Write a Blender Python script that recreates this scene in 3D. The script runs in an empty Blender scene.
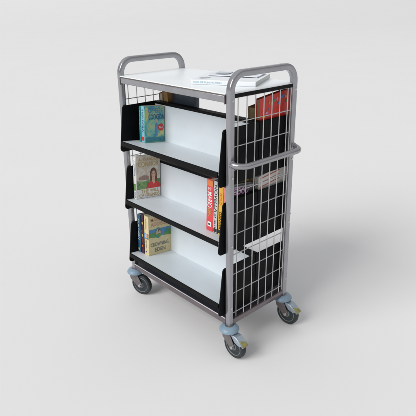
import bpy, bmesh, math, random
from mathutils import Vector, Matrix
random.seed(7)
S = bpy.context.scene
COL = S.collection
Z0 = 0.2390                      # height of the lowest shelf screws above the floor
L, D = 0.7166, 0.3698           # distance between post axes: along the shelves, across them

# ------------------------------------------------------------------ camera, world, lamps, exposure
cam = bpy.data.cameras.new('camera'); co = bpy.data.objects.new('camera', cam); COL.objects.link(co)
f, pitch, yaw, roll, cx, cy, cz = 504.4465, .3925, .8281, -.0126, 2.0362, -1.3308, 1.2480
cam.sensor_width = 36; cam.lens = 36*f/416; cam.clip_start = .05; cam.clip_end = 900
co.matrix_world = (Matrix.Translation((cx, cy, cz+Z0)) @ Matrix.Rotation(yaw, 4, 'Z') @
                   Matrix.Rotation(math.pi/2-pitch, 4, 'X') @ Matrix.Rotation(roll, 4, 'Z'))
S.camera = co
W = bpy.data.worlds.new('World'); S.world = W; W.use_nodes = True
nt = W.node_tree; bg = nt.nodes['Background']
tc = nt.nodes.new('ShaderNodeTexCoord'); sx = nt.nodes.new('ShaderNodeSeparateXYZ')
rp = nt.nodes.new('ShaderNodeValToRGB')
nt.links.new(tc.outputs['Generated'], sx.inputs[0]); nt.links.new(sx.outputs['Z'], rp.inputs[0])
rp.color_ramp.elements[0].position = 0.0; rp.color_ramp.elements[0].color = (.36, .34, .335, 1)
rp.color_ramp.elements[1].position = .8; rp.color_ramp.elements[1].color = (1.14, 1.16, 1.19, 1)
nt.links.new(rp.outputs[0], bg.inputs[0]); bg.inputs[1].default_value = .575

def area(name, loc, target, size, power, col):
    a = bpy.data.lights.new(name, 'AREA'); a.size = size; a.energy = power; a.color = col
    o = bpy.data.objects.new(name, a); COL.objects.link(o); o.location = loc
    o.rotation_euler = (Vector(target)-Vector(loc)).to_track_quat('-Z', 'Y').to_euler()
area('key_softbox', (-25, -262, 190), (.3, .2, .5), 190, 885000, (1, .988, .978))
S.view_settings.view_transform = 'Standard'; S.view_settings.look = 'None'; S.view_settings.exposure = 0

# ------------------------------------------------------------------ materials
MC = {}
def mat(name, col, rough=.5, metal=0, var=.06, scale=30, bump=0, bscale=400, spec=.5, coat=0):
    if name in MC: return MC[name]
    m = bpy.data.materials.new(name); m.use_nodes = True; n = m.node_tree; b = n.nodes['Principled BSDF']
    tc = n.nodes.new('ShaderNodeTexCoord'); no = n.nodes.new('ShaderNodeTexNoise')
    no.inputs['Scale'].default_value = scale; no.inputs['Detail'].default_value = 5
    n.links.new(tc.outputs['Object'], no.inputs['Vector'])
    r = n.nodes.new('ShaderNodeValToRGB'); r.color_ramp.elements[0].position = .3; r.color_ramp.elements[1].position = .7
    r.color_ramp.elements[0].color = tuple(c*(1-var) for c in col)+(1,)
    r.color_ramp.elements[1].color = tuple(min(1, c*(1+var)) for c in col)+(1,)
    n.links.new(no.outputs['Fac'], r.inputs[0]); n.links.new(r.outputs[0], b.inputs['Base Color'])
    b.inputs['Metallic'].default_value = metal; b.inputs['Specular IOR Level'].default_value = spec
    b.inputs['Coat Weight'].default_value = coat
    mr = n.nodes.new('ShaderNodeMapRange'); mr.inputs['To Min'].default_value = max(0, rough-.07); mr.inputs['To Max'].default_value = min(1, rough+.07)
    n.links.new(no.outputs['Fac'], mr.inputs[0]); n.links.new(mr.outputs[0], b.inputs['Roughness'])
    if bump:
        n2 = n.nodes.new('ShaderNodeTexNoise'); n2.inputs['Scale'].default_value = bscale
        n.links.new(tc.outputs['Object'], n2.inputs['Vector'])
        bp = n.nodes.new('ShaderNodeBump'); bp.inputs['Strength'].default_value = bump; bp.inputs['Distance'].default_value = .001
        n.links.new(n2.outputs['Fac'], bp.inputs['Height']); n.links.new(bp.outputs[0], b.inputs['Normal'])
    MC[name] = m; return m
SILVER = mat('silver_painted_steel', (.355, .358, .378), .23, .7, .06, 18, .02, 900)
WIRE = mat('plated_wire', (.64, .635, .645), .30, .6, .12, 25)
RAILM = mat('rail_steel_ground_tint', (.20, .172, .185), .24, .7, .08, 14, .02, 900)  # brown-mauve reflection of the ground is mixed into this steel's base colour
CHROME = mat('zinc_plate', (.62, .61, .60), .25, .95, .1, 60)
FORK = mat('castor_steel', (.22, .20, .20), .38, .75, .15, 60)
WHITE = mat('blue_lit_white_laminate', (.66, .715, .755), .38, 0, .03, 9, .05, 500)  # bluish cast of the front light is tinted into this white
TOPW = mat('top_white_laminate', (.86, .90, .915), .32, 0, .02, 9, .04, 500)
BLACK = mat('black_plastic', (.0045, .005, .006), .46, 0, .3, 12, .25, 1500, .10)
EDGE = mat('black_edge', (.004, .0042, .005), .48, 0, .3, 20, 0, 100, .12)
BUMP = mat('blue_grey_plastic', (.21, .30, .38), .38, 0, .06, 30)
TYRE = mat('dark_rubber', (.022, .027, .030), .62, 0, .25, 60, .2, 900)
PEDAL = mat('pedal_steel', (.36, .42, .48), .32, .5, .1, 60)
HUB = mat('grey_hub', (.17, .205, .225), .5, 0, .15, 60)
OLIVE = mat('pedal_green', (.28, .26, .09), .45, .2, .25, 80)
FLOOR = mat('backdrop_paper', (.765, .761, .757), .93, 0, .008, .9, .12, 60, 0)
PAGES = None
def pages_mat(name, col):
    if name in MC: return MC[name]
    m = bpy.data.materials.new(name); m.use_nodes = True; n = m.node_tree; b = n.nodes['Principled BSDF']
    tc = n.nodes.new('ShaderNodeTexCoord'); w = n.nodes.new('ShaderNodeTexNoise'); mp = n.nodes.new('ShaderNodeMapping')
    mp.inputs['Scale'].default_value = (1500, 8, 8); w.inputs['Scale'].default_value = 1
    n.links.new(tc.outputs['Object'], mp.inputs[0]); n.links.new(mp.outputs[0], w.inputs['Vector'])
    r = n.nodes.new('ShaderNodeValToRGB'); r.color_ramp.elements[0].position = .35; r.color_ramp.elements[1].position = .65
    r.color_ramp.elements[0].color = tuple(c*.72 for c in col)+(1,); r.color_ramp.elements[1].color = tuple(col)+(1,)
    n.links.new(w.outputs['Fac'], r.inputs[0]); n.links.new(r.outputs[0], b.inputs['Base Color']); b.inputs['Roughness'].default_value = .9
    MC[name] = m; return m
PAGE = pages_mat('aged_pages', (.62, .56, .44)); PAGEW = pages_mat('white_pages', (.78, .78, .76)); PAGEG = pages_mat('tan_pages', (.36, .28, .15))

def paint_mat(name, cols, scale, seed=0):
    """a mottled illustration: several inks mixed by noise"""
    if name in MC: return MC[name]
    m = bpy.data.materials.new(name); m.use_nodes = True; n = m.node_tree; b = n.nodes['Principled BSDF']
    tc = n.nodes.new('ShaderNodeTexCoord'); mp = n.nodes.new('ShaderNodeMapping'); mp.inputs['Location'].default_value = (seed, seed*.7, seed*.3)
    no = n.nodes.new('ShaderNodeTexNoise'); no.inputs['Scale'].default_value = scale; no.inputs['Detail'].default_value = 4
    no.inputs['Distortion'].default_value = 1.2
    n.links.new(tc.outputs['Object'], mp.inputs[0]); n.links.new(mp.outputs[0], no.inputs['Vector'])
    r = n.nodes.new('ShaderNodeValToRGB'); cr = r.color_ramp
    while len(cr.elements) < len(cols): cr.elements.new(.5)
    for i, c in enumerate(cols):
        cr.elements[i].position = .3+.4*i/(len(cols)-1); cr.elements[i].color = tuple(c)+(1,)
    n.links.new(no.outputs['Fac'], r.inputs[0]); n.links.new(r.outputs[0], b.inputs['Base Color']); b.inputs['Roughness'].default_value = .32
    MC[name] = m; return m

# ------------------------------------------------------------------ mesh helpers
def obj(name, bm, mats, parent=None, offset=None, smooth=True, bevel=0, seg=2):
    """link a bmesh as one object; vertices are given in world space when offset is the parent's origin"""
    if offset is not None: bmesh.ops.translate(bm, verts=bm.verts, vec=-Vector(offset))
    me = bpy.data.meshes.new(name); bmesh.ops.recalc_face_normals(bm, faces=bm.faces); bm.to_mesh(me); bm.free()
    for m in (mats if isinstance(mats, (list, tuple)) else [mats]): me.materials.append(m)
    o = bpy.data.objects.new(name, me); COL.objects.link(o)
    if parent: o.parent = parent
    if smooth:
        for p in me.polygons: p.use_smooth = True
        try: me.set_sharp_from_angle(angle=math.radians(35))
        except Exception: pass
    if bevel:
        md = o.modifiers.new('bevel', 'BEVEL'); md.width = bevel; md.segments = seg; md.limit_method = 'ANGLE'; md.angle_limit = math.radians(40)
    return o
def box(bm, a, b, mi=0):
    vs = [bm.verts.new((x, y, z)) for z in (a[2], b[2]) for y in (a[1], b[1]) for x in (a[0], b[0])]
    for q in ((0, 2, 3, 1), (4, 5, 7, 6), (0, 1, 5, 4), (2, 6, 7, 3), (0, 4, 6, 2), (1, 3, 7, 5)):
        bm.faces.new([vs[i] for i in q]).material_index = mi
def prism(bm, pts, axis, a, b, mi=0):
    """polygon pts (two coordinates) extruded along axis from a to b"""
    def P(p, t): return {0: (t, p[0], p[1]), 1: (p[0], t, p[1]), 2: (p[0], p[1], t)}[axis]
    A = [bm.verts.new(P(p, a)) for p in pts]; B = [bm.verts.new(P(p, b)) for p in pts]
    bm.faces.new(A).material_index = mi; bm.faces.new(B[::-1]).material_index = mi
    for i in range(len(pts)):
        j = (i+1) % len(pts); bm.faces.new((A[i], A[j], B[j], B[i])).material_index = mi
def rsq(a, r, n=4):
    """rounded square profile of side a"""
    h = a/2; o = []
    for k, (sx, sy) in enumerate(((1, 1), (-1, 1), (-1, -1), (1, -1))):
        for i in range(n+1):
            t = math.pi/2*(k+i/n); o.append((sx*(h-r)+r*math.cos(t), sy*(h-r)+r*math.sin(t)))
    return o
def circ(r, n=14): return [(r*math.cos(2*math.pi*i/n), r*math.sin(2*math.pi*i/n)) for i in range(n)]
def sweep(bm, path, prof, binormal, mi=0, cap=True):
    path = [Vector(p) for p in path]; bn = Vector(binormal).normalized(); rings = []
    for i, p in enumerate(path):
        t = (path[min(i+1, len(path)-1)]-path[max(i-1, 0)]).normalized(); nn = bn.cross(t).normalized()
        rings.append([bm.verts.new(p+nn*u+bn*v) for u, v in prof])
    for a, b in zip(rings, rings[1:]):
        for i in range(len(prof)):
            j = (i+1) % len(prof); bm.faces.new((a[i], a[j], b[j], b[i])).material_index = mi
    if cap: bm.faces.new(rings[0]).material_index = mi; bm.faces.new(rings[-1][::-1]).material_index = mi
def fillet(pts, r, n=8):
    """polyline with rounded corners"""
    P = [Vector(p) for p in pts]; out = [P[0]]
    for a, b, c in zip(P, P[1:], P[2:]):
        u = (a-b).normalized(); v = (c-b).normalized(); ang = u.angle(v); d = r/math.tan(ang/2)
        s = b+u*d; e = b+v*d; ctr = b+(u+v).normalized()*(r/math.sin(ang/2))
        for i in range(n+1):
            q0 = s-ctr; q1 = e-ctr; tot = q0.angle(q1); w = (q1-q0*math.cos(tot))/math.sin(tot)
            out.append(ctr+q0*math.cos(tot*i/n)+w*math.sin(tot*i/n))
    out.append(P[-1]); return out
def lathe(bm, prof, ctr, axis='z', n=32, mi=0):
    rings = []
    for r, h in prof:
        ring = []
        for i in range(n):
            t = 2*math.pi*i/n; a, b = r*math.cos(t), r*math.sin(t)
            ring.append(bm.verts.new(Vector(ctr)+(Vector((a, b, h)) if axis == 'z' else Vector((a, h, b)) if axis == 'y' else Vector((h, a, b)))))
        rings.append(ring)
    for a, b in zip(rings, rings[1:]):
        for i in range(n):
            j = (i+1) % n; bm.faces.new((a[i], a[j], b[j], b[i])).material_index = mi
    bm.faces.new(rings[0]).material_index = mi; bm.faces.new(rings[-1][::-1]).material_index = mi
def empty(name, loc, label=None, cat=None, group=None, M=None):
    o = bpy.data.objects.new(name, None); COL.objects.link(o); o.empty_display_size = .05
    if M is not None: o.matrix_world = M
    else: o.location = loc
    if label: o['label'] = label
    if cat: o['category'] = cat
    if group: o['group'] = group
    return o

# ------------------------------------------------------------------ the setting: a seamless paper backdrop
fw = Vector((-.68, .625, 0)).normalized(); rt = Vector((fw.y, -fw.x, 0))
bm = bmesh.new(); prof = [(-40, 0), (-2, 0), (12, 0), (30, 0)]
for i in range(1, 41):
    t = math.radians(50)*(i/40)**1.3; prof.append((30+120*math.sin(t), 120-120*math.cos(t)))
rows = [[bm.verts.new(fw*d+rt*s+Vector((0, 0, z))) for s in (-160, -20, 20, 160)] for d, z in prof]
for a, b in zip(rows, rows[1:]):
    for i in range(3): bm.faces.new((a[i], a[i+1], b[i+1], b[i]))
o = obj('floor', bm, FLOOR); o['kind'] = 'structure'; o['label'] = 'seamless pale grey paper floor curving up into the backdrop'

# ------------------------------------------------------------------ the trolley
ROOT = (L/2, D/2, 0)
root = empty('book_trolley', ROOT, 'silver steel library trolley with wire mesh ends, black-edged white shelves and four castors', 'trolley')
def part(name, bm, m, parent=None, **k): return obj(name, bm, m, parent or root, offset=ROOT, **k)
A = .0265
def zz(z): return z+Z0
# end frames: one bent tube each, up the front post, over the top and down the rear post
def end_frame(x, s):
    bm = bmesh.new()
    path = fillet([(x, 0, zz(-.092)), (x, 0, zz(.995)), (x, D, zz(.995)), (x, D, zz(-.092))], .062, 10)
    full = []
    for a, b in zip(path, path[1:]):
        full.append(a)
    full.append(path[-1])
    sweep(bm, full, rsq(A, .0065), (1, 0, 0))
    fr = part('end_frame', bm, SILVER)
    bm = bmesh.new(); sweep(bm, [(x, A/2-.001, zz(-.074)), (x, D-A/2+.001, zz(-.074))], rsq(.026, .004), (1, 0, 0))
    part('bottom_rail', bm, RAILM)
    for y in (0, D):
        for z in (0, .3, .6, .9):
            b2 = bmesh.new(); xs = x+s*A/2
            lathe(b2, [(.0052, -s*.001), (.0052, s*.0012), (.0038, s*.0026), (.0012, s*.003)], (xs, y, zz(z)), 'x', 14)
            part('screw', b2, CHROME, fr)
    bm = bmesh.new(); w = circ(.0022, 8)
    for k in range(7):
        y = .0365+.0489*k
        sweep(bm, [(x+s*.0045, y, zz(-.064)), (x+s*.0045, y, zz(.912))], w, (1, 0, 0))
    for k in range(11):
        z = .908-.0937*k if k < 10 else -.037
        sweep(bm, [(x+s*.0008, A/2-.004, zz(z)), (x+s*.0008, D-A/2+.004, zz(z))], w, (1, 0, 0))
    for y in (.0165, D-.0165):
        sweep(bm, [(x+s*.002, y, zz(-.064)), (x+s*.002, y, zz(.908))], circ(.0024, 8), (1, 0, 0))
    part('wire_grid', bm, WIRE)
    return fr
end_frame(0, -1); end_frame(L, 1)
# push handle on the right hand end
bm = bmesh.new(); hx = L+.062
sweep(bm, fillet([(L+.008, -.003, zz(.657)), (hx, -.003, zz(.653)), (hx, D+.006, zz(.653)), (L+.008, D+.006, zz(.657))], .045, 10), circ(.0125, 18), (0, 0, 1))
h = part('push_handle', bm, SILVER)
for y in (-.003, D+.006):
    bm = bmesh.new(); lathe(bm, [(.0155, 0), (.0155, .004), (.013, .006)], (L+A/2-.001, y, zz(.657)), 'x', 20); part('collar', bm, SILVER, h)
bm = bmesh.new(); lathe(bm, [(.006, 0), (.006, .004), (.003, .006)], (L+.004, D+A/2-.001, zz(.335)), 'y', 12); part('bolt', bm, FORK)
bm = bmesh.new(); lathe(bm, [(.006, 0), (.006, .004), (.003, .006)], (L+.004, D+A/2-.001, zz(.625)), 'y', 12); part('bolt', bm, FORK)
# long rails
for y, s in ((0, -1), (D, 1)):
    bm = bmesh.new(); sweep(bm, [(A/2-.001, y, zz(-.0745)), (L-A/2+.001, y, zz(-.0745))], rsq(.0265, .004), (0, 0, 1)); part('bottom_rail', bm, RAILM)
    # rail under the table top: an upright flat tube with end plates
    bm = bmesh.new(); ya, yb = sorted((y+s*.0155, y-s*.004))
    box(bm, (A/2+.003, ya, zz(.892)), (L-A/2-.003, yb, zz(.9190)))
    tr = part('top_rail', bm, SILVER, bevel=.003)
    for x in (A/2, L-A/2-.003):
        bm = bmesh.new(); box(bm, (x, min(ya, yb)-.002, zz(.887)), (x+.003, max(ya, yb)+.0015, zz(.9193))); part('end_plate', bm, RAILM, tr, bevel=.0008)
# light strip along each bottom tray
# table top
e = A/2+.0008
T = [(e, -.0165), (L-e, -.0165), (L-e, e), (L+.006, e), (L+.006, D-e), (L-e, D-e), (L-e, D+.0165), (e, D+.0165), (e, D-e), (-.006, D-e), (-.006, e), (e, e)]
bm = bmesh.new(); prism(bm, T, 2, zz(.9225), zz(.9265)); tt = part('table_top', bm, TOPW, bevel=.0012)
Ti = [(e, -.0145), (L-e, -.0145), (L-e, e), (L+.0045, e), (L+.0045, D-e), (L-e, D-e), (L-e, D+.0145), (e, D+.0145), (e, D-e), (-.0045, D-e), (-.0045, e), (e, e)]
bm = bmesh.new(); prism(bm, Ti, 2, zz(.9195), zz(.9222)); part('board_core', bm, mat('brown_board_edge', (.17, .14, .12), .6, 0, .2, 80), tt)
for x0, x1 in ((L+.0047, L+.0075), (-.0075, -.0047)):
    bm = bmesh.new(); box(bm, (x0, e+.0005, zz(.9085)), (x1, D-e-.0005, zz(.9235))); part('black_edge_strip', bm, EDGE, tt, bevel=.0008)

# trays: tilted white floor, upright back, black side panels and lip; the rear ones mirror the front ones
def tray(k, rear):
    b = .3*k
    def Y(y): return D-y if rear else y
    xi, xo = .0245, L-.0245
    bm = bmesh.new()
    prism(bm, [(Y(-.040), zz(b+.0240)), (Y(.160), zz(b+.0010)), (Y(.160), zz(b-.003)), (Y(-.040), zz(b+.020))], 0, xi+.001, xo-.001)
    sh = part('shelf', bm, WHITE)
    bm = bmesh.new()
    prism(bm, [(Y(.1605), zz(b-.012)), (Y(.1685), zz(b+.177)), (Y(.1725), zz(b+.177)), (Y(.1645), zz(b-.012))], 0, xi+.001, xo-.001)
    bp = part('back_panel', bm, WHITE, sh)
    bm = bmesh.new()
    prism(bm, [(Y(.1670), zz(b+.1772)), (Y(.1670), zz(b+.190)), (Y(.1846), zz(b+.190)), (Y(.1846), zz(b+.183)), (Y(.174), zz(b+.1772))], 0, xi+.001, xo-.001)
    part('edge_trim', bm, EDGE, sh, bevel=.001)
    bm = bmesh.new()   # black backing sheet of the tray
    prism(bm, [(Y(.1650), zz(b-.012)), (Y(.1740), zz(b+.176)), (Y(.1765), zz(b+.176)), (Y(.1675), zz(b-.012))], 0, xi+.001, xo-.001)
    part('backing', bm, EDGE, sh)
    bm = bmesh.new()   # lip
    prism(bm, [(Y(-.0402), zz(b+.0265)), (Y(-.0402), zz(b+.004)), (Y(-.0465), zz(b+.0035)), (Y(-.0465), zz(b+.0255))], 0, xi, xo)
    part('front_lip', bm, EDGE, sh, bevel=.0015)
    # side panels
    def outline(zb):
      pts = []
      cor = [((-.0195, .190), .014), ((-.0485, zb), .018), ((.1835, zb-.002), .003), ((.1835, .190), .003)]
      n = len(cor)
      for i in range(n):
          p = Vector(cor[i][0]); a = Vector(cor[i-1][0]); c = Vector(cor[(i+1) % n][0]); r = cor[i][1]
          u = (a-p).normalized(); v = (c-p).normalized(); ang = u.angle(v); d = r/math.tan(ang/2); ctr = p+(u+v).normalized()*(r/math.sin(ang/2))
          s, e2 = p+u*d-ctr, p+v*d-ctr
          a0 = math.atan2(s.y, s.x); a1 = math.atan2(e2.y, e2.x); da = (a1-a0+math.pi) % (2*math.pi)-math.pi
          for j in range(7): pts.append((ctr.x+r*math.cos(a0+da*j/6), ctr.y+r*math.sin(a0+da*j/6)))
      return pts
    for x0, x1, zb in ((xi-.0065, xi-.0005, -.030), (xo+.0005, xo+.0065, -.0395)):
        bm = bmesh.new(); prism(bm, [(Y(p[0]), zz(b+p[1])) for p in outline(zb)], 0, x0, x1)
        part('side_panel', bm, BLACK, sh, bevel=.0015)
for k in range(3):
    for rear in (False, True): tray(k, rear)
# thin bright strip that carries the lowest trays above the long rails
for y in (-.012, D+.012):
    bm = bmesh.new(); box(bm, (A/2, y-.0012, zz(-.0598)), (L-A/2, y+.0012, zz(-.0545))); part('carrier_strip', bm, WIRE, bevel=.0006)

bm = bmesh.new(); box(bm, (.0035, -.0095, zz(-.0606)), (L-.0035, D+.0095, zz(-.0575))); part('base_plate', bm, mat('dark_navy_sheet', (.018, .018, .028), .45), bevel=.0006)
# castors
def castor(x, y, brake, ang=0):
    R = .0585; cz_ = zz(-.1805); sw = Matrix.Translation((x, y, 0)) @ Matrix.Rotation(ang, 4, 'Z') @ Matrix.Translation((-x, -y, 0))
    def P(name, bm, m, par=None, **k):
        bmesh.ops.transform(bm, matrix=sw, verts=bm.verts); return part(name, bm, m, par, **k)
    wx = x+.037
    bm = bmesh.new(); lathe(bm, [(.012, zz(-.086)), (.021, zz(-.090)), (.024, zz(-.1215))], (x, y, 0), 'z', 24)
    # fork: crown plate plus two tapering cheeks
    lathe(bm, [(.027, zz(-.1216)), (.029, zz(-.1285)), (.024, zz(-.131))], (x, y, 0), 'z', 24)
    for s in (-1, 1):
        ch = [(x-.025, zz(-.127)), (x+.026, zz(-.127)), (wx+.014, zz(-.172)), (wx+.010, zz(-.190)), (wx-.004, zz(-.194)), (wx-.018, zz(-.186)), (x-.022, zz(-.150))]
        a, b = sorted((y+s*.0175, y+s*.0205)); prism(bm, ch, 1, a, b)
    c = P('castor', bm, FORK, bevel=.0008)
    bm = bmesh.new()
    lathe(bm, [(.015, zz(-.089)), (.026, zz(-.0905)), (.038, zz(-.0965)), (.0445, zz(-.105)), (.0455, zz(-.1105)), (.042, zz(-.1155)), (.030, zz(-.1185))], (x, y, 0), 'z', 40)
    P('bumper_disc', bm, BUMP, c)
    bm = bmesh.new()
    t = .0135
    lathe(bm, [(R-.015, -t+.002), (R-.006, -t), (R-.002, -t+.002), (R, -t+.006), (R, t-.006), (R-.002, t-.002), (R-.006, t), (R-.015, t-.002)], (wx, y, cz_), 'y', 48)
    P('tyre', bm, TYRE, c)
    bm = bmesh.new()
    lathe(bm, [(.004, -t-.0015), (.017, -t-.0015), (.019, -t+.003), (R-.019, -t+.003), (R-.0165, -t-.0005), (R-.0145, -t+.0015), (R-.0145, t-.0015), (R-.0165, t+.0005), (R-.019, t-.003), (.019, t-.003), (.017, t+.0015), (.004, t+.0015)], (wx, y, cz_), 'y', 40)
    P('wheel', bm, HUB, c)
    bm = bmesh.new()
    lathe(bm, [(.003, -.028), (.0075, -.0275), (.0085, -.0255), (.0085, -.0207), (.0036, -.0206), (.0036, .0206), (.0085, .0207), (.0085, .0255), (.0075, .0275), (.003, .028)], (wx, y, cz_), 'y', 12)
    P('axle_bolt', bm, CHROME, c)
    if brake:
        bm = bmesh.new()
        pr = [(x+.010, zz(-.1187)), (x+.060, zz(-.1195)), (x+.102, zz(-.1530)), (x+.100, zz(-.1565)), (x+.058, zz(-.1225)), (x+.010, zz(-.1215))]
        prism(bm, pr, 1, y-.0185, y+.0185)
        for s in (-1, 1):
            q = [(x+.026, zz(-.1215)), (x+.058, zz(-.1226)), (x+.092, zz(-.1500)), (x+.080, zz(-.158)), (x+.050, zz(-.150))]
            a, b = sorted((y+s*.0158, y+s*.0184)); prism(bm, q, 1, a, b)
        bp = P('brake_pedal', bm, PEDAL, c, bevel=.0012)
        bm = bmesh.new(); u = Vector((.042, 0, -.0335)).normalized(); n_ = Vector((.0335, 0, .042)).normalized(); o_ = Vector((x+.060, y, zz(-.1195)))+n_*.0003
        pts3 = [(.020, -.0130), (.0535, -.0170), (.0535, .0170), (.034, .0130)]
        A_ = [bm.verts.new(o_+u*a+Vector((0, b, 0))) for a, b in pts3]; B_ = [bm.verts.new(v.co+n_*.0022) for v in A_]
        bm.faces.new(A_); bm.faces.new(B_[::-1])
        for i in range(4): bm.faces.new((A_[i], A_[(i+1) % 4], B_[(i+1) % 4], B_[i]))
        P('pedal_pad', bm, OLIVE, c, bevel=.001)
castor(0, 0, False, .34); castor(0, D, False, .05); castor(L, 0, True, 0); castor(L, D, True, .04)

# ------------------------------------------------------------------ books
def ink(name, col, rough=.35): return mat('ink_'+name, col, rough, 0, .09, 95)
FONT_CACHE = {}
def text_polys(s):
    """flat triangles of a word from the built-in font, with its size"""
    if s in FONT_CACHE: return FONT_CACHE[s]
    cu = bpy.data.curves.new('t', 'FONT'); cu.body = s; cu.resolution_u = 3; cu.align_x = 'LEFT'; cu.offset = .012
    to = bpy.data.objects.new('t', cu); COL.objects.link(to)
    dg = bpy.context.evaluated_depsgraph_get(); me = bpy.data.meshes.new_from_object(to.evaluated_get(dg))
    vs = [tuple(v.co[:2]) for v in me.vertices]; fs = [tuple(p.vertices) for p in me.polygons]
    COL.objects.unlink(to); bpy.data.objects.remove(to); bpy.data.curves.remove(cu); bpy.data.meshes.remove(me)
    x0 = min(v[0] for v in vs); x1 = max(v[0] for v in vs); y0 = min(v[1] for v in vs); y1 = max(v[1] for v in vs)
    r = ([((v[0]-x0)/(x1-x0)-.5, (v[1]-y0)/(y1-y0)-.5) for v in vs], fs); FONT_CACHE[s] = r; return r
def face_map(face, w, h, d):
    """(u, v, lift) in 0..1 on a face of the book -> local point; also metric size of the face"""
    if face == 'R': return (lambda u, v, l: (w+l, u*d, v*h)), d, h
    if face == 'L': return (lambda u, v, l: (-l, d-u*d, v*h)), d, h
    if face == 'S': return (lambda u, v, l: (u*w, -l, v*h)), w, h
    if face == 'T': return (lambda u, v, l: (w+l, u*d, v*h)), d, h
def patch(bm, fm, pts, lift, mi):
    fs = bm.faces.new([bm.verts.new(fm(u, v, lift)) for u, v in pts]); fs.material_index = mi
def R4(u0, v0, u1, v1): return [(u0, v0), (u1, v0), (u1, v1), (u0, v1)]
def ell(u, v, a, b, n=18): return [(u+a*math.cos(2*math.pi*i/n), v+b*math.sin(2*math.pi*i/n)) for i in range(n)]
def word(bm, fm, s, u, v, wu, hv, lift, mi, turn=0):
    """word centred on (u, v), wu wide and hv high in face units; turn 1 = reads downwards along a spine"""
    vs, fs = text_polys(s)
    P = []
    for a, b in vs:
        if turn: a, b = b, -a; P.append(bm.verts.new(fm(u+a*hv, v+b*wu, lift)))
        else: P.append(bm.verts.new(fm(u+a*wu, v+b*hv, lift)))
    for q in fs:
        try: bm.faces.new([P[i] for i in q]).material_index = mi
        except ValueError: pass
def book(label, w, h, d, cover, M, page=None, art=None, hard=False, shear=.074, group=None, name='book', cat='book'):
    """thickness along x, spine at y = 0, height along z"""
    page = page or PAGE
    r = empty(name, None, label, cat, group, M)
    t = .0024 if hard else .0005; ins = .004 if hard else .0006
    bm = bmesh.new(); n = 8; sp = .0025 if hard else .0012
    outer = [(w, d)]+[(w/2+w/2*math.cos(a), -sp*math.sin(a)) for a in [math.pi*i/n for i in range(n+1)]]+[(0, d)]
    ti = t; inner = [(ti, d), (ti, t*1.2), (w-ti, t*1.2), (w-ti, d)]
    prism(bm, outer+inner, 2, 0, h)
    c = obj('cover', bm, cover, r, bevel=.0004 if not hard else .0008)
    bm = bmesh.new(); box(bm, (t+.0002, t*1.2+.0003, ins), (w-t-.0002, d-ins, h-ins)); obj('pages', bm, page, r, smooth=False)
    if art:
        for nm, mats, fn in art:
            bm = bmesh.new(); fn(bm)
            me = bpy.data.meshes.new(nm)
            bm.to_mesh(me); bm.free()
            for m in mats: me.materials.append(m)
            o = bpy.data.objects.new(nm, me); COL.objects.link(o); o.parent = c
    if shear:
        for o in [r]+list(r.children_recursive):
            if o.type == 'MESH':
                for v in o.data.vertices: v.co.y -= shear*v.co.z
    return r
TILT = math.atan2(.023, .2)
def front(x, k, y=.03, lean=0, rx=0, floor_lift=.0006):
    z = zz(.3*k+.0240-.115*(y+.040))+floor_lift
    return Matrix.Translation((x, y, z)) @ Matrix.Rotation(-TILT+rx, 4, 'X') @ Matrix.Rotation(lean, 4, 'Y')
def rear(x, k, y=.03, lean=0, zr=0):
    z = zz(.3*k+.0240-.115*(y+.040))+.0006
    return Matrix.Translation((x, D-y, z)) @ Matrix.Rotation(math.pi+zr, 4, 'Z') @ Matrix.Rotation(-TILT, 4, 'X') @ Matrix.Rotation(lean, 4, 'Y')
S0, A0 = .0032, .0005      # art lifts: spine (rounded) and boards

# colours
wht = ink('white', (.78, .77, .74)); blk = ink('black', (.02, .02, .02)); gold = ink('gold', (.50, .36, .10)); red = ink('red', (.62, .03, .03))
navy = ink('navy', (.03, .07, .22)); teal = ink('teal', (.02, .26, .25)); cream = ink('cream', (.68, .57, .32)); pinkr = ink('pink_red', (.68, .06, .07))
skin = ink('skin', (.62, .38, .27)); hair = ink('brown', (.12, .055, .03)); grn = ink('green', (.10, .27, .07)); blu = ink('blue', (.08, .24, .48))
lbl = ink('light_blue', (.25, .50, .62)); yel = ink('yellow', (.72, .40, .04)); mag = ink('mauve', (.62, .30, .58)); org = ink('orange', (.72, .20, .05))
aqua = paint_mat('aqua_illustration', [(.03, .20, .36), (.08, .42, .42), (.25, .50, .35), (.55, .55, .20)], 26, 3)
landscape = paint_mat('meadow', [(.06, .16, .04), (.14, .33, .09), (.28, .38, .16)], 60, 9)
mist = paint_mat('misty_sky', [(.50, .43, .33), (.62, .56, .46), (.72, .69, .62)], 30, 5)

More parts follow.
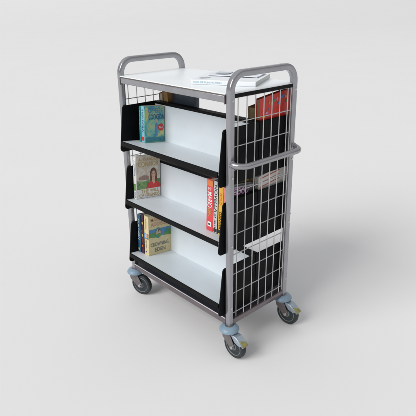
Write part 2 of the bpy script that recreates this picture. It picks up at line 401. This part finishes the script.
# tier three (top): two teal paperbacks at the left end
def a1(bm):
    fm, W_, H_ = face_map('S', .014, .172, .11)
    patch(bm, fm, R4(.12, .03, .88, .97), .0017, 0)
    word(bm, fm, 'WINTER SONG', .5, .62, .55, .5, .002, 1, 1)
book('thin dark teal paperback at the left end of the top front shelf', .014, .170, .112, teal, front(.062, 2, .040),
     art=[('lettering', [teal, lbl], a1)])
def a2(bm):
    w, h, d = .028, .176, .118
    fm, W_, H_ = face_map('S', w, h, d)
    patch(bm, fm, R4(.10, .02, .9, .98), .0017, 1); word(bm, fm, 'A NEW WOMAN', .5, .60, .62, .5, .0020, 3, 1)
    patch(bm, fm, R4(.2, .05, .8, .16), .0019, 2)
    fm, W_, H_ = face_map('R', w, h, d)
    patch(bm, fm, R4(0.01, .01, .99, .99), A0, 0)
    patch(bm, fm, R4(.02, .02, .98, .15), A0*1.6, 4)
    patch(bm, fm, [(.03, .55), (.2, .68), (.18, .95), (.03, .97)], A0*1.6, 6)
    patch(bm, fm, [(.5, .18), (.62, .18), (.64, .5), (.58, .56), (.5, .5)], A0*1.7, 5)
    patch(bm, fm, ell(.57, .58, .05, .035), A0*2, 7)
    patch(bm, fm, [(.7, .2), (.96, .2), (.96, .52), (.78, .34)], A0*1.6, 6)
    word(bm, fm, 'CATHERINE', .55, .87, .74, .13, A0*2.4, 5)
    word(bm, fm, 'COOKSON', .58, .70, .80, .15, A0*2.4, 3)
    patch(bm, fm, ell(.80, .41, .15, .10), A0*2.6, 2)
    word(bm, fm, 'No.1', .80, .41, .16, .07, A0*3.2, 8)
    word(bm, fm, 'THE NEW WOMAN', .52, .09, .8, .07, A0*2.6, 5)
book('illustrated blue and green paperback with a round red sticker on the top shelf', .028, .174, .117, aqua, front(.0775, 2, .040),
     art=[('cover_art', [aqua, lbl, red, navy, teal, blu, ink('lime', (.55, .58, .22)), skin, wht], a2)])

# tier two, left: white hardback with a girl in red
def a3(bm):
    w, h, d = .022, .222, .15
    fm, _, _ = face_map('S', w, h, d)
    patch(bm, fm, R4(.06, .01, .94, .99), S0, 0); patch(bm, fm, R4(.06, .20, .94, .36), S0+.0003, 2)
    word(bm, fm, 'A CONNOR', .5, .72, .36, .42, S0+.0006, 1, 1); word(bm, fm, 'FRIENDS', .5, .10, .15, .4, S0+.0006, 1, 1)
    fm, _, _ = face_map('R', w, h, d)
    patch(bm, fm, R4(.01, .01, .99, .99), A0, 3)
    patch(bm, fm, R4(.01, .01, .99, .22), A0*1.5, 0)
    patch(bm, fm, [(.01, .22), (.99, .22), (.99, .42), (.7, .45), (.3, .40), (.01, .43)], A0*1.6, 2)
    patch(bm, fm, [(.10, .44), (.5, .43), (.5, .52), (.3, .55), (.10, .50)], A0*1.8, 9)
    # girl: hair, dress, neck, face
    patch(bm, fm, ell(.70, .575, .135, .125, 24), A0*2.2, 7); patch(bm, fm, [(.575, .36), (.555, .46), (.568, .58), (.84, .58), (.85, .46), (.83, .35)], A0*2.4, 7)
    patch(bm, fm, [(.38, .22), (.44, .33), (.56, .38), (.66, .40), (.76, .38), (.90, .35), (.99, .27), (.99, .22)], A0*2.8, 4)
    patch(bm, fm, [(.62, .38), (.66, .36), (.71, .30), (.77, .38), (.75, .48), (.65, .48)], A0*3.3, 6)
    patch(bm, fm, ell(.70, .545, .085, .095), A0*3.6, 6)
    patch(bm, fm, ell(.665, .56, .014, .008, 8), A0*4, 7); patch(bm, fm, ell(.735, .56, .014, .008, 8), A0*4, 7)
    patch(bm, fm, ell(.70, .495, .024, .010, 8), A0*4, 4)
    patch(bm, fm, [(.60, .58), (.62, .66), (.70, .69), (.79, .65), (.80, .58), (.74, .63), (.68, .63)], A0*4.2, 7)
    word(bm, fm, 'ALEXANDRA', .5, .915, .80, .075, A0*2.6, 5); word(bm, fm, 'CONNOR', .5, .80, .84, .115, A0*2.6, 5)
    word(bm, fm, 'THE WILL', .55, .165, .74, .085, A0*2.6, 5); word(bm, fm, 'OF FRIENDS', .52, .065, .84, .080, A0*2.6, 5)
book('white hardback with a girl in red on its cover, left on the middle shelf', .022, .222, .146, wht, front(.028, 1, .008),
     hard=True, art=[('cover_art', [wht, navy, landscape, mist, red, gold, skin, hair, wht, ink('umber', (.30, .20, .15))], a3)])

# tier one, left: navy, maroon, cream
def a4(bm):
    fm, _, _ = face_map('S', .024, .21, .14)
    word(bm, fm, 'NORTHERN', .5, .62, .55, .55, S0+.0004, 0, 1); patch(bm, fm, ell(.5, .09, .3, .035), S0+.0005, 1)
book('navy hardback with pale lettering down its spine at the left end of the lowest shelf', .024, .212, .145, ink('deep_blue', (.02, .09, .17)), front(.0275, 0, .010, 0), hard=True,
     art=[('lettering', [ink('ice', (.55, .66, .68)), gold], a4)])
def a5(bm):
    fm, _, _ = face_map('S', .022, .215, .14)
    word(bm, fm, 'SECRETS', .45, .45, .35, .4, S0+.0004, 0, 1); patch(bm, fm, ell(.72, .80, .28, .035), S0+.0005, 1); patch(bm, fm, ell(.72, .48, .24, .04), S0+.0005, 1)
    patch(bm, fm, ell(.6, .2, .2, .03), S0+.0005, 2)
book('dark maroon hardback with gold spots on its spine, squeezed between navy and cream books', .021, .216, .145, ink('maroon', (.055, .012, .03)), front(.0525, 0, .014, 0), hard=True,
     art=[('lettering', [ink('rust', (.3, .1, .06)), gold, org], a5)])
def a6(bm):
    w, h, d = .037, .218, .145
    fm, _, _ = face_map('S', w, h, d)
    patch(bm, fm, R4(.04, .42, .96, .56), S0, 0); patch(bm, fm, ell(.5, .50, .33, .055), S0+.0003, 2)
    word(bm, fm, 'ADDISON', .5, .80, .26, .22, S0+.0004, 4, 1); patch(bm, fm, ell(.45, .09, .13, .022), S0+.0005, 5)
    word(bm, fm, 'EDEN', .5, .28, .2, .22, S0+.0004, 4, 1)
    fm, _, _ = face_map('R', w, h, d)
    patch(bm, fm, R4(.01, .46, .99, .66), A0, 0)
    patch(bm, fm, [(.01, .46), (.3, .44), (.45, .5), (.3, .58), (.01, .56)], A0*1.6, 1)
    patch(bm, fm, [(.65, .46), (.99, .44), (.99, .60), (.8, .62)], A0*1.6, 1)
    patch(bm, fm, ell(.42, .55, .155, .135), A0*2.2, 6); patch(bm, fm, ell(.43, .555, .10, .10), A0*2.8, 2)
    patch(bm, fm, [(.33, .50), (.45, .42), (.54, .47), (.50, .53), (.42, .54)], A0*3.2, 1)
    patch(bm, fm, ell(.455, .60, .055, .045), A0*3.4, 3); patch(bm, fm, ell(.46, .58, .032, .03), A0*3.8, 2)
    patch(bm, fm, [(.68, .55), (.78, .52), (.90, .58), (.80, .62)], A0*2.2, 6)
    word(bm, fm, 'MARGARET', .5, .90, .8, .085, A0*2, 7); word(bm, fm, 'ADDISON', .5, .78, .8, .095, A0*2, 7)
    word(bm, fm, 'CROWNING', .48, .26, .80, .10, A0*2, 4); word(bm, fm, 'EDEN', .50, .12, .48, .10, A0*2, 4)
book('thick cream hardback with a blue band and a small portrait, on the lowest shelf', .037, .218, .145, cream, front(.076, 0, .016), hard=True,
     art=[('cover_art', [blu, grn, skin, hair, ink('slate', (.16, .17, .16)), navy, teal, ink('rose', (.62, .30, .22))], a6)])

# tier two, right: red, black and white, yellow, dark one with pink letters
def a7(bm):
    fm, _, _ = face_map('S', .042, .232, .15)
    patch(bm, fm, R4(.04, .88, .96, .99), S0, 3); word(bm, fm, 'SID', .5, .825, .055, .45, S0+.0004, 0, 1)
    word(bm, fm, 'MARIO', .52, .615, .30, .66, S0+.0004, 0, 1)
    word(bm, fm, 'OMEN', .5, .37, .15, .4, S0+.0004, 1, 1)
    patch(bm, fm, R4(.26, .09, .76, .185), S0+.0003, 0); patch(bm, fm, ell(.5, .135, .12, .022), S0+.0007, 2)
book('thick red book with big white spine letters at the right end of the middle shelf', .042, .232, .15, pinkr, front(.552, 1, .020), hard=True,
     art=[('lettering', [wht, gold, blk, org], a7)])
def a8(bm):
    fm, _, _ = face_map('S', .026, .235, .15)
    patch(bm, fm, R4(.04, .01, .96, .99), S0, 0)
    word(bm, fm, 'NOVELLA', .5, .66, .52, .70, S0+.0004, 1, 1); word(bm, fm, 'of dark', .45, .22, .32, .5, S0+.0004, 1, 1)
    patch(bm, fm, R4(.1, .02, .9, .09), S0+.0003, 1)
book('black and white paperback between the red book and the yellow one', .026, .236, .15, blk, front(.5955, 1, .022), hard=True,
     art=[('lettering', [ink('pale_grey', (.52, .52, .54)), blk], a8)])
def a9(bm):
    fm, _, _ = face_map('S', .028, .232, .15)
    word(bm, fm, 'DANGER', .5, .28, .34, .5, S0+.0004, 0, 1); word(bm, fm, 'GOLD', .5, .70, .22, .45, S0+.0004, 1, 1); patch(bm, fm, R4(.1, .94, .9, .985), S0+.0002, 1)
    patch(bm, fm, R4(.15, .03, .8, .10), S0+.0002, 0)
    fm, _, _ = face_map('R', .028, .234, .15); patch(bm, fm, R4(.01, .01, .99, .99), A0, 2)
book('yellow spined book beside the last dark one on the middle shelf', .028, .234, .15, yel, front(.6225, 1, .022), hard=True,
     art=[('lettering', [blk, org, ink('olive_brown', (.34, .26, .14))], a9)])
def a10(bm):
    w, h, d = .026, .222, .15
    fm, _, _ = face_map('S', w, h, d)
    patch(bm, fm, R4(.05, .5, .95, .98), S0, 0)
    fm, _, _ = face_map('R', w, h, d)
    patch(bm, fm, R4(.02, .962, .98, .99), A0, 2); word(bm, fm, 'GOOD', .475, .895, .60, .13, A0*2, 1)
book('dark book with pinkish capital letters on its cover, last against the right mesh end', .026, .226, .155, blk, front(.6525, 1, .024), hard=True, page=PAGEW,
     art=[('lettering', [ink('salmon', (.66, .22, .18)), mag, ink('ash', (.3, .3, .32))], a10)])

# rear shelves
def a11(bm):
    w, h, d = .020, .274, .197
    fm, _, _ = face_map('L', w, h, d)
    cols = [(.30, .80), (.38, .87), (.47, .90), (.56, .91), (.66, .92), (.75, .92), (.84, .90), (.88, .83), (.22, .76), (.30, .90), (.60, .84), (.12, .72)]
    for i, (u, v) in enumerate(cols):
        patch(bm, fm, ell(u, v, .030+.008*(i % 3), .020+.008*(i % 2)), A0*(1.5+.2*i), i % 5)
book('tall red book with coloured balloons standing on the top rear shelf behind the right mesh', .020, .274, .197, ink('bright_red', (.68, .038, .024)), rear(L-.031, 2, -.038), hard=True, page=PAGEG, shear=.05,
     art=[('cover_art', [blu, yel, grn, mag, org, navy], a11)])
book('old tan book standing beside the tall red one on the top rear shelf', .045, .232, .165, ink('tan', (.33, .22, .12)), rear(.655, 2, -.014, 0), hard=True, page=PAGEG)
book('slate blue book behind the back panel of the top front shelf', .030, .258, .162, ink('slate_blue', (.05, .075, .11)),
     Matrix.Translation((.266, .2135, zz(.6+.0045))) @ Matrix.Rotation(math.pi/2, 4, 'Z') @ Matrix.Rotation(.02, 4, 'Y'), hard=True, shear=0)
book('ochre book at the left end of the top rear shelf, beside the slate blue one', .040, .236, .16, ink('ochre', (.45, .24, .08)), rear(.098, 2, .010), hard=True, page=pages_mat('amber_pages', (.50, .32, .13)))
book('pale grey book leaning by the left mesh end of the top rear shelf', .026, .225, .16, ink('putty', (.34, .33, .30)), rear(.056, 2, .010), hard=True, page=PAGE)
def a12(bm):
    w, h, d = .022, .244, .198
    fm, _, _ = face_map('L', w, h, d)
    for k, (v0, t_) in enumerate(((.955, .018), (.875, .012), (.80, .018))):
        patch(bm, fm, R4(.06, v0-t_, .70, v0), A0, 0)
book('white book with red stripes across its cover on the middle rear shelf', .022, .244, .198, ink('chalk', (.62, .62, .58)), rear(L-.031, 1, -.040), hard=True, page=PAGEW,
     art=[('cover_art', [ink('brick_red', (.5, .07, .05)), ink('soft_grey', (.3, .3, .3))], a12)])
book('brown book with tan pages on the middle rear shelf behind the striped one', .05, .250, .19, ink('brown_cloth', (.20, .13, .07)), rear(.658, 1, -.030), hard=True, page=PAGEG)

# on the table top: a thick booklet and an open magazine
def a13(bm):
    fm, _, _ = face_map('S', .018, .273, .25)
    word(bm, fm, 'CAN OF FUN FICTION', .52, .74, .44, .42, .0022, 0, 1)
    fm, _, _ = face_map('R', .018, .273, .25)
    patch(bm, fm, [(.14, .88), (.20, .80), (.32, .78), (.36, .86), (.30, .93), (.18, .94)], A0, 1)
ang = math.atan2(.127, .242)
# lying: local x (thickness) -> up, local z (height) -> along the front edge towards the right... reads from the spine
def lying(px, py, z, a):
    ez = Vector((-math.cos(a), -math.sin(a), 0)); ex = Vector((0, 0, 1)); ey = ez.cross(ex)
    M = Matrix.Identity(4)
    for i in range(3): M[i][0] = ex[i]; M[i][1] = ey[i]; M[i][2] = ez[i]; M[i][3] = (px, py, z)[i]
    return M
book('thick white paperback lying flat on the table top with pale blue words on its spine', .018, .273, .25, mat('booklet_card', (.80, .83, .86), .4, 0, .02, 12), lying(.682, .175, zz(.9272), ang), page=PAGEW, shear=0,
     art=[('lettering', [ink('powder_blue', (.42, .58, .66)), ink('dove', (.35, .40, .43))], a13)])
# open magazine on top: two curved leaves stacks
mz = zz(.9275)+.0192
M = Matrix.Translation((.490, .265, mz)) @ Matrix.Rotation(ang-.06, 4, 'Z') @ Matrix.Diagonal((.86, 1, 1, 1))
mg = empty('magazine', None, 'thin white magazine with curling pages lying on the paperback', 'magazine', None, M)
bm = bmesh.new(); nx, ny = 24, 3
def mzf(u): return .0015+.006*math.exp(-((u-.5)/.13)**2)*(.6)+.008*max(0, u-.8)**1.0+.010*max(0, .12-u)
top = [[bm.verts.new((-.13+.26*i/nx, -.062+.125*j/ny, mzf(i/nx)+.002+.0015*math.sin(j*2+i*.4))) for j in range(ny+1)] for i in range(nx+1)]
bot = [[bm.verts.new((v.co.x, v.co.y, max(0, v.co.z-.0035))) for v in r_] for r_ in top]
for i in range(nx):
    for j in range(ny):
        bm.faces.new((top[i][j], top[i+1][j], top[i+1][j+1], top[i][j+1])); bm.faces.new((bot[i][j], bot[i][j+1], bot[i+1][j+1], bot[i+1][j]))
for i in range(nx):
    bm.faces.new((top[i][0], bot[i][0], bot[i+1][0], top[i+1][0])); bm.faces.new((top[i][ny], top[i+1][ny], bot[i+1][ny], bot[i][ny]))
for j in range(ny):
    bm.faces.new((top[0][j], top[0][j+1], bot[0][j+1], bot[0][j])); bm.faces.new((top[nx][j], bot[nx][j], bot[nx][j+1], top[nx][j+1]))
obj('leaves', bm, mat('glossy_paper', (.76, .79, .84), .25, 0, .05, 14), mg)
bm = bmesh.new()
def mp(u, v): return (-.13+.26*u, -.062+.125*v, mzf(u)+.0052)
for (u0, v0, u1, v1, mi) in ((.58, .55, .90, .85, 0), (.60, .2, .88, .26, 1), (.60, .34, .85, .38, 1), (.10, .25, .40, .75, 0)):
    K = 6
    for i in range(K):
        ua, ub = u0+(u1-u0)*i/K, u0+(u1-u0)*(i+1)/K
        bm.faces.new([bm.verts.new(mp(*p)) for p in ((ua, v0), (ub, v0), (ub, v1), (ua, v1))]).material_index = mi
obj('printed_picture', bm, [ink('pale_slate', (.50, .56, .62)), ink('dove', (.35, .40, .43))], mg, smooth=False)
